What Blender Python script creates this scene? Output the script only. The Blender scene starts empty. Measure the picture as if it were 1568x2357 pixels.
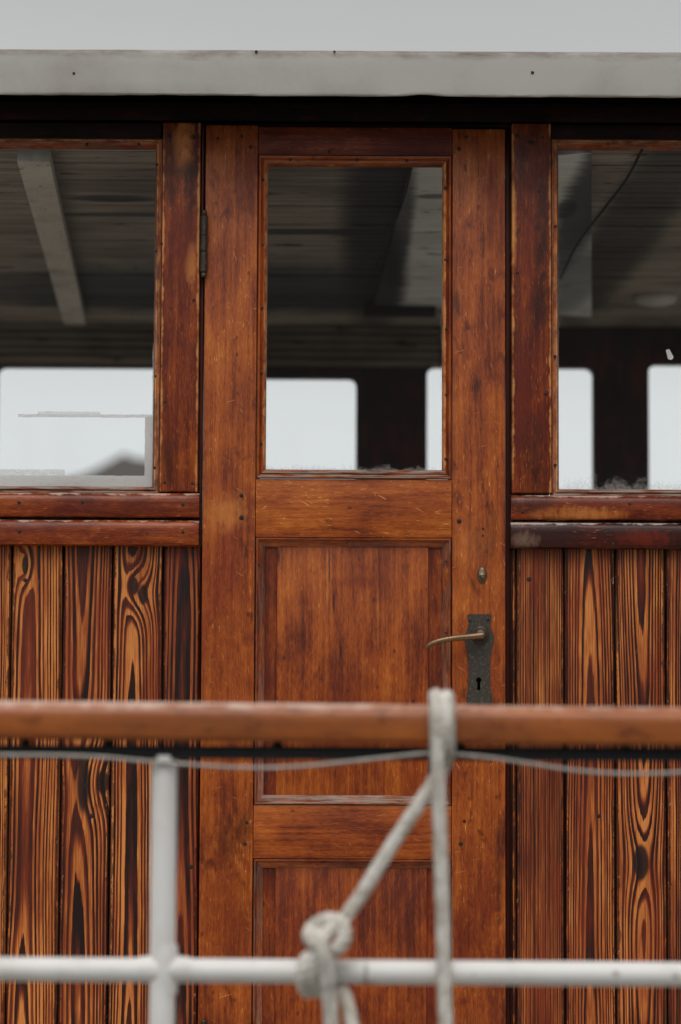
import bpy, bmesh, math, random
from mathutils import Vector, Matrix, noise as mnoise
random.seed(7)
S = bpy.context.scene
COL = S.collection
rad = math.radians

# ---------------------------------------------------------------- camera
CAM_D, CAM_Z = 5.16, 0.92            # metres in front of the cabin wall, metres above the deck
LENS, SENSOR = 85.0, 24.0
FPX = LENS / SENSOR * 1568.0          # focal length in units of a 1568 px wide picture
PITCH, ROLL = math.atan(427.0 / FPX), 0.0047
cam = bpy.data.cameras.new('camera'); cam_o = bpy.data.objects.new('camera', cam); COL.objects.link(cam_o)
cam.sensor_fit = 'HORIZONTAL'; cam.sensor_width = SENSOR; cam.lens = LENS
cam.clip_start = 0.05; cam.clip_end = 6000
CROT = Matrix.Rotation(math.pi / 2 + PITCH, 3, 'X') @ Matrix.Rotation(ROLL, 3, 'Z')
cam_o.matrix_world = Matrix.Translation((0, -CAM_D, CAM_Z)) @ CROT.to_4x4()
cam.dof.use_dof = True; cam.dof.focus_distance = CAM_D + 0.01; cam.dof.aperture_fstop = 2.3
S.camera = cam_o

# ---------------------------------------------------------------- sky, sun, exposure
SUN_EL, SUN_AZ = rad(52), rad(188)    # bright cloud behind and above the photographer
world = bpy.data.worlds.new('World'); S.world = world; world.use_nodes = True
wt = world.node_tree; wt.nodes.clear()
def wn(t, **k):
    n = wt.nodes.new(t)
    for a, b in k.items(): setattr(n, a, b)
    return n
sky = wn('ShaderNodeTexSky', sky_type='NISHITA', sun_disc=False, sun_elevation=SUN_EL, sun_rotation=SUN_AZ)
hsv = wn('ShaderNodeHueSaturation'); hsv.inputs['Saturation'].default_value = 0.25
wt.links.new(sky.outputs[0], hsv.inputs['Color'])
tc = wn('ShaderNodeTexCoord'); sp = wn('ShaderNodeSeparateXYZ'); wt.links.new(tc.outputs['Generated'], sp.inputs[0])
ramp = wn('ShaderNodeValToRGB'); cr = ramp.color_ramp
mr = wn('ShaderNodeMapRange'); mr.inputs['From Min'].default_value = -0.2; mr.inputs['From Max'].default_value = 1.0
wt.links.new(sp.outputs['Z'], mr.inputs[0]); wt.links.new(mr.outputs[0], ramp.inputs[0])
def zpos(z): return (z + 0.2) / 1.2
stops = [(-0.2, (.16, .165, .17)), (-0.01, (.3, .31, .32)), (0.02, (.94, .955, .96)), (0.12, (.93, .945, .95)),
         (0.19, (.68, .686, .688)), (0.245, (.59, .593, .595)), (0.3, (.51, .512, .516)), (0.5, (.5, .506, .515)), (1.0, (.7, .706, .715))]
cr.elements[0].position = zpos(stops[0][0]); cr.elements[0].color = (*stops[0][1], 1)
cr.elements[1].position = zpos(stops[-1][0]); cr.elements[1].color = (*stops[-1][1], 1)
for z, c_ in stops[1:-1]:
    e = cr.elements.new(zpos(z)); e.color = (*c_, 1)
dot = wn('ShaderNodeVectorMath', operation='DOT_PRODUCT')
SDIR = Vector((math.sin(SUN_AZ) * math.cos(SUN_EL), math.cos(SUN_AZ) * math.cos(SUN_EL), math.sin(SUN_EL)))
dot.inputs[1].default_value = SDIR; wt.links.new(tc.outputs['Generated'], dot.inputs[0])
mx = wn('ShaderNodeMath', operation='MAXIMUM'); mx.inputs[1].default_value = 0; wt.links.new(dot.outputs['Value'], mx.inputs[0])
pw = wn('ShaderNodeMath', operation='POWER'); pw.inputs[1].default_value = 5.0; wt.links.new(mx.outputs[0], pw.inputs[0])
ms = wn('ShaderNodeMath', operation='MULTIPLY'); ms.inputs[1].default_value = 2.0; wt.links.new(pw.outputs[0], ms.inputs[0])
cl = wn('ShaderNodeTexNoise'); cl.inputs['Scale'].default_value = 2.2; cl.inputs['Detail'].default_value = 4
wt.links.new(tc.outputs['Generated'], cl.inputs['Vector'])
cm = wn('ShaderNodeMapRange'); cm.inputs['To Min'].default_value = 0.88; cm.inputs['To Max'].default_value = 1.12
wt.links.new(cl.outputs[0], cm.inputs[0])
addc = wn('ShaderNodeVectorMath', operation='ADD'); wt.links.new(ramp.outputs[0], addc.inputs[0]); wt.links.new(ms.outputs[0], addc.inputs[1])
# the low sky behind the photographer is darkened by an added gradient, to keep front reflections dark
bk = wn('ShaderNodeMapRange'); bk.interpolation_type = 'SMOOTHSTEP'
for i_, q_ in enumerate((-.55, .1, .28, 1.0)): bk.inputs[i_ + 1].default_value = q_
bz = wn('ShaderNodeMath', operation='MULTIPLY_ADD'); bz.inputs[1].default_value = 1.1; wt.links.new(sp.outputs['Z'], bz.inputs[0]); wt.links.new(sp.outputs['Y'], bz.inputs[2])
wt.links.new(bz.outputs[0], bk.inputs[0])
bs = wn('ShaderNodeVectorMath', operation='SCALE'); wt.links.new(ramp.outputs[0], bs.inputs[0]); wt.links.new(bk.outputs[0], bs.inputs['Scale'])
wt.links.new(bs.outputs[0], addc.inputs[0])
mulc = wn('ShaderNodeVectorMath', operation='SCALE'); wt.links.new(addc.outputs[0], mulc.inputs[0]); wt.links.new(cm.outputs[0], mulc.inputs['Scale'])
up = wn('ShaderNodeVectorMath', operation='SCALE'); up.inputs['Scale'].default_value = 10.0; wt.links.new(mulc.outputs[0], up.inputs[0])
mixs = wn('ShaderNodeMix', data_type='RGBA'); mixs.inputs[0].default_value = 0.97
wt.links.new(hsv.outputs[0], mixs.inputs[6]); wt.links.new(up.outputs[0], mixs.inputs[7])
bg = wn('ShaderNodeBackground'); bg.inputs['Strength'].default_value = 0.1; wt.links.new(mixs.outputs[2], bg.inputs['Color'])
wo = wn('ShaderNodeOutputWorld'); wt.links.new(bg.outputs[0], wo.inputs['Surface'])
sun = bpy.data.lights.new('sun', 'SUN'); sun.energy = 0.95; sun.angle = rad(30); sun.color = (1, .97, .92)
sun_o = bpy.data.objects.new('sun', sun); COL.objects.link(sun_o); sun_o.location = SDIR * 30
sun_o.rotation_euler = SDIR.to_track_quat('Z', 'Y').to_euler()
S.view_settings.view_transform = 'Standard'; S.view_settings.look = 'None'; S.view_settings.exposure = -0.12; S.view_settings.gamma = 1
S.cycles.max_bounces = 10; S.cycles.transparent_max_bounces = 12; S.cycles.diffuse_bounces = 6
S.cycles.use_denoising = True; S.cycles.denoising_prefilter = 'ACCURATE'; S.cycles.caustics_reflective = False; S.cycles.caustics_refractive = False
S.cycles.sample_clamp_indirect = 4.0

# ---------------------------------------------------------------- picture -> world helpers (measured once on real planes)
def W(u, v, y=0.0):
    d = CROT @ Vector(((u - 784) / FPX, -(v - 1178) / FPX, -1.0))
    t = (y + CAM_D) / d.y
    return Vector((0, -CAM_D, CAM_Z)) + d * t
def X(u, v, y=0.0): return W(u, v, y).x
def Z(u, v, y=0.0): return W(u, v, y).z
def onz(u, v, z):
    d = CROT @ Vector(((u - 784) / FPX, -(v - 1178) / FPX, -1.0))
    return Vector((0, -CAM_D, CAM_Z)) + d * ((z - CAM_Z) / d.z)

# ---------------------------------------------------------------- object helpers
def thing(name, label, cat, loc=(0, 0, 0)):
    o = bpy.data.objects.new(name, None); COL.objects.link(o); o.location = loc
    o['label'] = label; o['category'] = cat; o.empty_display_size = 0.1
    return o
def obj(name, bm, mats, parent=None, smooth=True, angle=40, label=None):
    bmesh.ops.recalc_face_normals(bm, faces=bm.faces[:])
    me = bpy.data.meshes.new(name); bm.to_mesh(me); bm.free()
    for m in (mats if isinstance(mats, (list, tuple)) else [mats]): me.materials.append(m)
    if smooth:
        me.polygons.foreach_set('use_smooth', [True] * len(me.polygons))
        me.set_sharp_from_angle(angle=rad(angle))
    o = bpy.data.objects.new(name, me); COL.objects.link(o)
    if parent: o.parent = parent
    if label: o['label'] = label
    return o
def struct(name, bm, mats):
    o = obj(name, bm, mats); o['kind'] = 'structure'; return o
def box(bm, x0, x1, y0, y1, z0, z1, bev=0.0, seg=2, mi=0):
    b = bmesh.new()
    r = bmesh.ops.create_cube(b, size=1)
    for v in b.verts:
        v.co = Vector((x0 + (v.co.x + .5) * (x1 - x0), y0 + (v.co.y + .5) * (y1 - y0), z0 + (v.co.z + .5) * (z1 - z0)))
    if bev > 0: bmesh.ops.bevel(b, geom=b.edges[:], offset=bev, segments=seg, affect='EDGES', profile=0.6)
    merge(bm, b, mi)
def merge(bm, b, mi=0):
    b.verts.index_update()
    vs = [bm.verts.new(v.co) for v in b.verts]
    for f in b.faces:
        try:
            nf = bm.faces.new([vs[v.index] for v in f.verts]); nf.material_index = mi
        except ValueError: pass
    b.free()
def tube(bm, pts, r, n=12, mi=0, cap=True, prof=None):
    """sweep a round (or given) section along pts; r a number or one per point"""
    pts = [Vector(p) for p in pts]; rs = r if isinstance(r, (list, tuple)) else [r] * len(pts)
    t0 = (pts[1] - pts[0]).normalized()
    up = Vector((0, 0, 1)) if abs(t0.z) < .9 else Vector((0, 1, 0))
    nrm = (up - t0 * up.dot(t0)).normalized(); rings = []
    for i, p in enumerate(pts):
        t = (pts[min(i + 1, len(pts) - 1)] - pts[max(i - 1, 0)]).normalized()
        nrm = (nrm - t * nrm.dot(t)).normalized(); bn = t.cross(nrm)
        if prof: ring = [bm.verts.new(p + bn * a * rs[i] + nrm * b * rs[i]) for a, b in prof]
        else: ring = [bm.verts.new(p + (bn * math.cos(2 * math.pi * k / n) + nrm * math.sin(2 * math.pi * k / n)) * rs[i]) for k in range(n)]
        rings.append(ring)
    m = len(rings[0])
    for a, b in zip(rings, rings[1:]):
        for k in range(m):
            f = bm.faces.new((a[k], a[(k + 1) % m], b[(k + 1) % m], b[k])); f.material_index = mi
    if cap:
        bm.faces.new(rings[0][::-1]).material_index = mi; bm.faces.new(rings[-1]).material_index = mi
def spline(ctrl, n=10):
    P = [Vector(p) for p in ctrl]; P = [P[0] * 2 - P[1]] + P + [P[-1] * 2 - P[-2]]; out = []
    for i in range(1, len(P) - 2):
        for k in range(n):
            t = k / n; a, b, c, d = P[i - 1:i + 3]
            out.append(0.5 * ((2 * b) + (c - a) * t + (2 * a - 5 * b + 4 * c - d) * t * t + (3 * b - a - 3 * c + d) * t ** 3))
    out.append(P[-2]); return out
def prism(bm, poly, y0, y1, bev=0.0, seg=2, mi=0):
    """poly in (x,z) extruded from y0 (front) to y1"""
    b = bmesh.new()
    f = b.faces.new([b.verts.new((x, y0, z)) for x, z in poly])
    r = bmesh.ops.extrude_face_region(b, geom=[f])
    for v in [e for e in r['geom'] if isinstance(e, bmesh.types.BMVert)]: v.co.y = y1
    if bev: bmesh.ops.bevel(b, geom=[e for e in b.edges if e.calc_face_angle(0) > .6], offset=bev, segments=seg, affect='EDGES')
    merge(bm, b, mi)
def slab(bm, pts, thick, mi=0):
    """polygon of points on a level plane, given thickness downwards"""
    a = [bm.verts.new(p) for p in pts]; b = [bm.verts.new(Vector(p) - Vector((0, 0, thick))) for p in pts]
    n = len(a); fs = [bm.faces.new(a), bm.faces.new(b[::-1])] + [bm.faces.new((a[i], b[i], b[(i + 1) % n], a[(i + 1) % n])) for i in range(n)]
    for f in fs: f.material_index = mi
def frame(bm, x0, x1, z0, z1, prof, mi=(0, 0)):
    """moulding mitred round a rectangle; prof = [(inset, y)]; mi = (upright, level) slots"""
    rings = [[bm.verts.new((x0 + i, y, z0 + i)), bm.verts.new((x1 - i, y, z0 + i)), bm.verts.new((x1 - i, y, z1 - i)), bm.verts.new((x0 + i, y, z1 - i))] for i, y in prof]
    for a, b in zip(rings, rings[1:]):
        for k in range(4):
            f = bm.faces.new((a[k], a[(k + 1) % 4], b[(k + 1) % 4], b[k])); f.material_index = mi[0] if k in (1, 3) else mi[1]
def rough_x(bm, amp, freq, seed):
    for v in bm.verts:
        q = mnoise.noise_vector(Vector((v.co.x * freq, seed, v.co.z * freq)))
        v.co.x += q.x * amp; v.co.z += q.z * amp

# ---------------------------------------------------------------- node helper
def lin(r, g, b):
    f = lambda c: (c / 255 / 12.92) if c <= 10 else ((c / 255 + .055) / 1.055) ** 2.4
    return (f(r), f(g), f(b), 1)
DKS, RDS, LTS, GYS = lin(34, 12, 6), lin(98, 30, 10), lin(196, 122, 58), lin(168, 140, 118)
def SP(u, v, ru, rv, col=None, amt=.8, y=0.0):
    p = W(u, v, y); return (p.x, p.z, ru * .00093, rv * .00093, col or DKS, amt)
class NT:
    def spots(s, col, spots, x, z):
        if not spots: return col
        n = s.noise(s.vec(s.ma('MULTIPLY', x, 70), 2.0, s.ma('MULTIPLY', z, 34)), 1, 5, .65)
        for (sx, sz, rx, rz, c, amt) in spots:
            a = s.ma('DIVIDE', s.ma('SUBTRACT', x, sx), rx); b = s.ma('DIVIDE', s.ma('SUBTRACT', z, sz), rz)
            q = s.ma('ADD', s.ma('ADD', s.ma('MULTIPLY', a, a), s.ma('MULTIPLY', b, b)), s.ma('MULTIPLY', s.ma('SUBTRACT', n, .5), 5.0))
            col = s.mix(s.mr(q, -.5, 2.0, amt, 0), col, c)
        return col
    def __init__(s, name):
        s.m = bpy.data.materials.new(name); s.m.use_nodes = True; s.t = s.m.node_tree; s.t.nodes.clear()
        s.out = s.t.nodes.new('ShaderNodeOutputMaterial')
    def n(s, t, ins=None, **kw):
        nd = s.t.nodes.new(t)
        for k, v in kw.items(): setattr(nd, k, v)
        for k, v in (ins or {}).items(): s.set(nd.inputs[k], v)
        return nd
    def set(s, sock, v):
        if isinstance(v, bpy.types.NodeSocket): s.t.links.new(v, sock)
        else: sock.default_value = v
    def ma(s, op, a, b=None, c=None, clamp=False):
        nd = s.t.nodes.new('ShaderNodeMath'); nd.operation = op; nd.use_clamp = clamp
        s.set(nd.inputs[0], a)
        if b is not None: s.set(nd.inputs[1], b)
        if c is not None: s.set(nd.inputs[2], c)
        return nd.outputs[0]
    def mr(s, v, a, b, c=0.0, d=1.0, smooth=True):
        nd = s.t.nodes.new('ShaderNodeMapRange'); nd.interpolation_type = 'SMOOTHSTEP' if smooth else 'LINEAR'
        for i, q in enumerate((v, a, b, c, d)): s.set(nd.inputs[i], q)
        return nd.outputs[0]
    def mix(s, f, a, b, blend='MIX'):
        nd = s.t.nodes.new('ShaderNodeMix'); nd.data_type = 'RGBA'; nd.blend_type = blend
        s.set(nd.inputs[0], f); s.set(nd.inputs[6], a); s.set(nd.inputs[7], b); return nd.outputs[2]
    def xyz(s):
        t = s.n('ShaderNodeTexCoord'); q = s.n('ShaderNodeSeparateXYZ', {0: t.outputs['Object']}); s.obj = t.outputs['Object']; return q.outputs
    def vec(s, x, y, z):
        return s.n('ShaderNodeCombineXYZ', {0: x, 1: y, 2: z}).outputs[0]
    def noise(s, v, scale=1.0, detail=3.0, rough=0.55, dist=0.0):
        return s.n('ShaderNodeTexNoise', {'Vector': v, 'Scale': scale, 'Detail': detail, 'Roughness': rough, 'Distortion': dist}).outputs[0]
    def ramp(s, f, stops):
        nd = s.n('ShaderNodeValToRGB', {0: f}); e = nd.color_ramp.elements
        e[0].position, e[0].color = stops[0]; e[1].position, e[1].color = stops[-1]
        for p, c in stops[1:-1]: q = e.new(p); q.color = c
        return nd.outputs[0]
    def bump(s, h, strength=0.3, dist=0.001):
        return s.n('ShaderNodeBump', {'Height': h, 'Strength': strength, 'Distance': dist}).outputs[0]
    def bsdf(s, **k):
        nd = s.n('ShaderNodeBsdfPrincipled', {a.replace('_', ' '): b for a, b in k.items()})
        s.t.links.new(nd.outputs[0], s.out.inputs['Surface']); return nd

# ---------------------------------------------------------------- materials
def teak(name, level=False, dark=0.0, seed=0.0, edges=(), edge_col=lin(204, 138, 80), edge_w=.007, edge_min=.0015, edge_lo=.1, tan=0.0, red=0.0, spec=.32, flecks=1.0, gloss=0.38, scratch=0.0, grey=0.0, blotch=1.0, spots=(), coat=0.0):
    """varnished hardwood; grain upright (or level); edges = x (or z) lines of pale arrises: wear, with sky highlight painted in on sills and handrail"""
    s = NT(name); o = s.xyz(); x, y, z = o[0], o[1], o[2]
    a, g = (z, x) if level else (x, z)              # across, along the grain
    a = s.ma('ADD', a, seed * 3.17)
    g2 = s.ma('ADD', g, seed * 1.73)
    wob = s.noise(s.vec(s.ma('MULTIPLY', a, 4), seed, s.ma('MULTIPLY', g2, 1.6)), 1, 2)
    aw = s.ma('ADD', a, s.ma('MULTIPLY', s.ma('SUBTRACT', wob, .5), .03))
    streak = s.noise(s.vec(s.ma('MULTIPLY', aw, 130), s.ma('MULTIPLY', y, 40), s.ma('MULTIPLY', g2, 5)), 1, 4, .6)
    fine = s.noise(s.vec(s.ma('MULTIPLY', aw, 520), 0.0, s.ma('MULTIPLY', g2, 55)), 1, 3, .65)
    big = s.noise(s.vec(s.ma('MULTIPLY', a, 13), s.ma('MULTIPLY', y, 9), s.ma('MULTIPLY', g2, 6)), 1, 5, .62, .4)
    patch = s.noise(s.vec(s.ma('MULTIPLY', a, 34), 3.3, s.ma('MULTIPLY', g2, 15)), 1, 5, .6, .6)
    val = s.ma('ADD', s.ma('MULTIPLY', streak, .36), s.ma('ADD', s.ma('MULTIPLY', fine, .34), s.ma('MULTIPLY', big, .52)))
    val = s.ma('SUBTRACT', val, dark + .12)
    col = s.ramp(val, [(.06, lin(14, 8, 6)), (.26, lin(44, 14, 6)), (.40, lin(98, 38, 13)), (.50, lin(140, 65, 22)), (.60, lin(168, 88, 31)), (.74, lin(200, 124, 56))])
    if tan: col = s.mix(tan, col, lin(150, 86, 32))
    # reddish-brown blotches and dark stains
    bl = s.mr(patch, .56, .72, 0, .75 * blotch)
    col = s.mix(bl, col, lin(72, 20, 7))
    big2 = s.noise(s.vec(s.ma('MULTIPLY', a, 6), 7.7, s.ma('MULTIPLY', g2, 3)), 1, 4, .6, .3)
    col = s.mix(s.mr(big2, .52, .72, 0, .38), col, s.mix(.75, col, lin(120, 30, 8)))
    if red: col = s.mix(red, col, lin(96, 24, 8))
    # pale open-pore flecks
    fl = s.noise(s.vec(s.ma('MULTIPLY', a, 300), 1.1, s.ma('MULTIPLY', g2, 52)), 1, 2, .5)
    fm = s.ma('MULTIPLY', s.mr(fl, .63, .74), s.mr(big, .38, .62, .1, 1))
    col = s.mix(s.ma('MULTIPLY', fm, .75 * flecks), col, lin(222, 150, 84))
    # pores, dark
    pr = s.noise(s.vec(s.ma('MULTIPLY', a, 700), 5.1, s.ma('MULTIPLY', g2, 60)), 1, 2, .5)
    col = s.mix(s.mr(pr, .62, .76, 0, .45), col, lin(54, 16, 6))
    # dents, small round dark marks
    vo = s.n('ShaderNodeTexVoronoi', {'Vector': s.vec(s.ma('MULTIPLY', a, 26), s.ma('MULTIPLY', y, 1), s.ma('MULTIPLY', g2, 17)), 'Scale': 1.0}).outputs['Distance']
    col = s.mix(s.mr(vo, .05, .12, .55, 0), col, lin(50, 16, 7))
    if scratch:
        for k, (ang, off) in enumerate(((.25, 2.0), (-.5, 5.0), (1.9, 9.0))):
            ca, sa = math.cos(ang), math.sin(ang)
            p = s.ma('ADD', s.ma('MULTIPLY', x, ca), s.ma('MULTIPLY', z, sa)); q = s.ma('SUBTRACT', s.ma('MULTIPLY', z, ca), s.ma('MULTIPLY', x, sa))
            sc = s.noise(s.vec(s.ma('MULTIPLY', p, 22), off + seed, s.ma('MULTIPLY', q, 330)), 1, 1, .4)
            col = s.mix(s.ma('MULTIPLY', s.mr(sc, .73, .78), scratch), col, lin(224, 158, 98))
    col = s.spots(col, spots, x, z)
    for e in edges:
        d = s.ma('ABSOLUTE', s.ma('SUBTRACT', z if level else x, e))
        en = s.noise(s.vec(s.ma('MULTIPLY', a, 60), e, s.ma('MULTIPLY', g2, 28)), 1, 5, .65)
        wd = s.mr(en, .3, .72, edge_min, edge_w)
        col = s.mix(s.ma('MULTIPLY', s.mr(s.ma('DIVIDE', d, wd), .4, 1.0, 1, 0), s.mr(en, .36, .6, edge_lo, .8)), col, edge_col)
    if grey:
        gn = s.noise(s.vec(s.ma('MULTIPLY', a, 200), 2.2, s.ma('MULTIPLY', g2, 14)), 1, 5, .65)
        col = s.mix(s.ma('MULTIPLY', s.mr(gn, .38, .6), grey), col, lin(150, 132, 118))
    h = s.ma('ADD', s.ma('MULTIPLY', fine, .6), s.ma('MULTIPLY', streak, .6))
    ro = s.mr(big, .3, .7, gloss + .12, gloss - .04)
    s.bsdf(Base_Color=col, Roughness=ro, Normal=s.bump(h, .35, .0012), IOR=1.45, Specular_IOR_Level=spec, Coat_Weight=coat, Coat_Roughness=.16, Coat_IOR=1.75)
    return s.m

def plank_mat(name, xc, k, d0, ring, seed, knots=(), dark=0.0, straight=0.0, bend=.016, edge=None, red=.45, spots=()):
    """flat-sawn pine: growth rings of a log whose axis leans through the board, bent round knots"""
    s = NT(name); o = s.xyz(); x, y, z = o[0], o[1], o[2]
    nz = s.noise(s.vec(s.ma('MULTIPLY', x, 2.0), seed, s.ma('MULTIPLY', z, 1.5)), 1, 1.5, .4)
    n2 = s.noise(s.vec(s.ma('MULTIPLY', x, 7.0), seed + 4, s.ma('MULTIPLY', z, 1.7)), 1, 2, .45)
    xl = s.ma('ADD', s.ma('SUBTRACT', x, xc), s.ma('MULTIPLY', s.ma('SUBTRACT', n2, .5), bend))
    d = s.ma('ADD', s.ma('MULTIPLY', z, k), d0)
    d = s.ma('ADD', d, s.ma('MULTIPLY', s.ma('SUBTRACT', nz, .5), .020))
    r = s.ma('SQRT', s.ma('ADD', s.ma('MULTIPLY', xl, xl), s.ma('MULTIPLY', d, d)))
    if straight: r = s.ma('ADD', s.ma('MULTIPLY', r, 1 - straight), s.ma('MULTIPLY', s.ma('ADD', xl, .3), straight))
    fld = s.ma('DIVIDE', r, ring)
    km = None
    for (kx, kz, ra, rb) in knots:
        ex = s.ma('DIVIDE', s.ma('SUBTRACT', x, kx), ra); ez = s.ma('DIVIDE', s.ma('SUBTRACT', z, kz), rb)
        q = s.ma('ADD', s.ma('MULTIPLY', ex, ex), s.ma('MULTIPLY', ez, ez))
        g = s.ma('EXPONENT', s.ma('MULTIPLY', q, -.35))
        fld = s.ma('ADD', fld, s.ma('MULTIPLY', g, 2.0))
        core = s.mr(s.ma('ADD', q, s.ma('MULTIPLY', s.ma('SUBTRACT', n2, .5), .5)), .26, .62, 1, 0)
        km = core if km is None else s.ma('MAXIMUM', km, core)
    w1 = s.n('ShaderNodeTexNoise', {'W': s.ma('MULTIPLY', fld, .43), 'Scale': 1.0, 'Detail': 1.0}, noise_dimensions='1D').outputs[0]
    fld = s.ma('ADD', fld, s.ma('MULTIPLY', w1, 1.5))
    jig = s.noise(s.vec(s.ma('MULTIPLY', x, 150), seed, s.ma('MULTIPLY', z, 10)), 1, 3, .6)
    fld = s.ma('ADD', fld, s.ma('MULTIPLY', s.ma('SUBTRACT', jig, .5), .36))
    t = s.ma('FRACT', fld); idx = s.ma('FLOOR', fld)
    rv = s.n('ShaderNodeTexWhiteNoise', {'W': s.ma('ADD', idx, seed * 7)}, noise_dimensions='1D').outputs['Value']
    # each ring: pale spring wood darkening into summer wood, then an abrupt edge; share of dark differs ring to ring
    c0 = s.ma('ADD', .08, s.ma('MULTIPLY', rv, .40))
    tt = s.mr(t, c0, s.ma('ADD', c0, .46))
    rv2 = s.n('ShaderNodeTexWhiteNoise', {'W': s.ma('ADD', idx, seed * 3 + 11)}, noise_dimensions='1D').outputs['Value']
    tt = s.ma('MULTIPLY', tt, s.mr(rv2, 0, .8, .45, 1.0))
    back = s.mr(t, .90, 1.0)
    tt = s.ma('MULTIPLY', tt, s.ma('SUBTRACT', 1.0, back))
    fib = s.noise(s.vec(s.ma('MULTIPLY', x, 480), seed, s.ma('MULTIPLY', z, 14)), 1, 4, .6)
    tt = s.ma('ADD', tt, s.ma('MULTIPLY', s.ma('SUBTRACT', fib, .5), .75))
    zone = s.noise(s.vec(s.ma('MULTIPLY', x, 16), seed + 9, s.ma('MULTIPLY', z, 3)), 1, 3, .5)
    tt = s.ma('ADD', tt, s.ma('ADD', s.ma('MULTIPLY', s.ma('SUBTRACT', zone, .5), .8), dark + .075))
    col = s.ramp(tt, [(0.0, lin(200, 126, 62)), (.15, lin(161, 85, 33)), (.34, lin(114, 47, 17)), (.62, lin(64, 22, 10)), (1.0, lin(27, 10, 6))])
    rn = s.noise(s.vec(s.ma('MULTIPLY', x, 22), seed + 2, s.ma('MULTIPLY', z, 4)), 1, 3)
    col = s.mix(s.mr(rn, .45, .7, 0, red), col, lin(120, 40, 12), 'MIX')
    if km is not None:
        col = s.mix(s.ma('MULTIPLY', km, .95), col, lin(27, 9, 5))
    col = s.spots(col, spots, x, z)
    if edge:
        for e in edge:
            dd = s.ma('ABSOLUTE', s.ma('SUBTRACT', x, e))
            en = s.noise(s.vec(s.ma('MULTIPLY', x, 80), e, s.ma('MULTIPLY', z, 26)), 1, 5, .7)
            col = s.mix(s.ma('MULTIPLY', s.ma('LESS_THAN', dd, s.mr(en, .3, .75, 0, .010)), .7), col, lin(40, 15, 8))
            e2 = s.noise(s.vec(s.ma('MULTIPLY', x, 150), e + 3, s.ma('MULTIPLY', z, 40)), 1, 4, .7)
            col = s.mix(s.ma('MULTIPLY', s.ma('LESS_THAN', dd, .0075), s.mr(e2, .64, .72, 0, .6)), col, lin(205, 168, 130))
    wv = s.noise(s.vec(s.ma('MULTIPLY', x, 300), seed + 5, s.ma('MULTIPLY', z, 22)), 1, 4, .7)
    col = s.mix(s.mr(wv, .68, .78, 0, .4), col, lin(214, 170, 120))
    s.bsdf(Base_Color=col, Roughness=s.mr(tt, 0, 1, .52, .36), Normal=s.bump(s.ma('ADD', s.ma('MULTIPLY', tt, -.8), s.ma('MULTIPLY', fib, .4)), .45, .0015), Specular_IOR_Level=.3)
    return s.m

def paint(name, base, dirt=lin(120, 108, 92), grain=900, rough=.6, dirt_amt=.5, dirt_scale=5, bump=.25, chips=0.0, chipcol=lin(70, 44, 28), spec=.35, edge_z=None, marks=(), marks_xz=()):
    s = NT(name); o = s.xyz(); v = s.obj
    a = s.noise(v, dirt_scale, 6, .65, .3); b = s.noise(v, grain, 3, .6); c = s.noise(v, dirt_scale * 9, 4, .6)
    col = s.mix(s.ma('MULTIPLY', s.mr(a, .42, .75), dirt_amt), base, dirt)
    col = s.mix(s.mr(b, .3, .7, 0, .16), col, s.mix(.5, dirt, (0, 0, 0, 1)))
    col = s.spots(col, marks, o[0], o[1]); col = s.spots(col, marks_xz, o[0], o[2])
    if edge_z:                                 # brown weather stain along the upper edge and runs below it
        st = s.noise(s.vec(s.ma('MULTIPLY', o[0], 9), 0.0, s.ma('MULTIPLY', o[2], 30)), 1, 6, .7)
        dz = s.ma('DIVIDE', s.ma('SUBTRACT', edge_z[0], o[2]), edge_z[1])
        col = s.mix(s.ma('MULTIPLY', s.mr(s.ma('SUBTRACT', dz, s.ma('MULTIPLY', s.ma('SUBTRACT', st, .5), 3.0)), -.4, 1.0, 1, 0), .75), col, lin(104, 88, 74))
        fl = s.noise(s.vec(s.ma('MULTIPLY', o[0], 40), 2.0, s.ma('MULTIPLY', o[2], 60)), 1, 6, .75)
        col = s.mix(s.mr(fl, .64, .7, 0, .5), col, lin(84, 70, 58))
    if chips: col = s.mix(s.mr(c, .66 - chips * .1, .69 - chips * .1), col, chipcol)
    s.bsdf(Base_Color=col, Roughness=rough, Normal=s.bump(b, bump, .0012), Specular_IOR_Level=spec)
    return s.m

def metal(name, base, wear, rough=.5, amt=.5, scale=120, metallic=.7):
    s = NT(name); s.xyz(); v = s.obj
    a = s.noise(v, scale, 6, .7); b = s.noise(v, scale * 6, 3, .6)
    col = s.mix(s.ma('MULTIPLY', s.mr(a, .5, .68), amt), base, wear)
    s.bsdf(Base_Color=col, Metallic=metallic, Roughness=s.mr(b, .3, .7, rough - .1, rough + .15), Normal=s.bump(b, .3, .0006))
    return s.m

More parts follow.
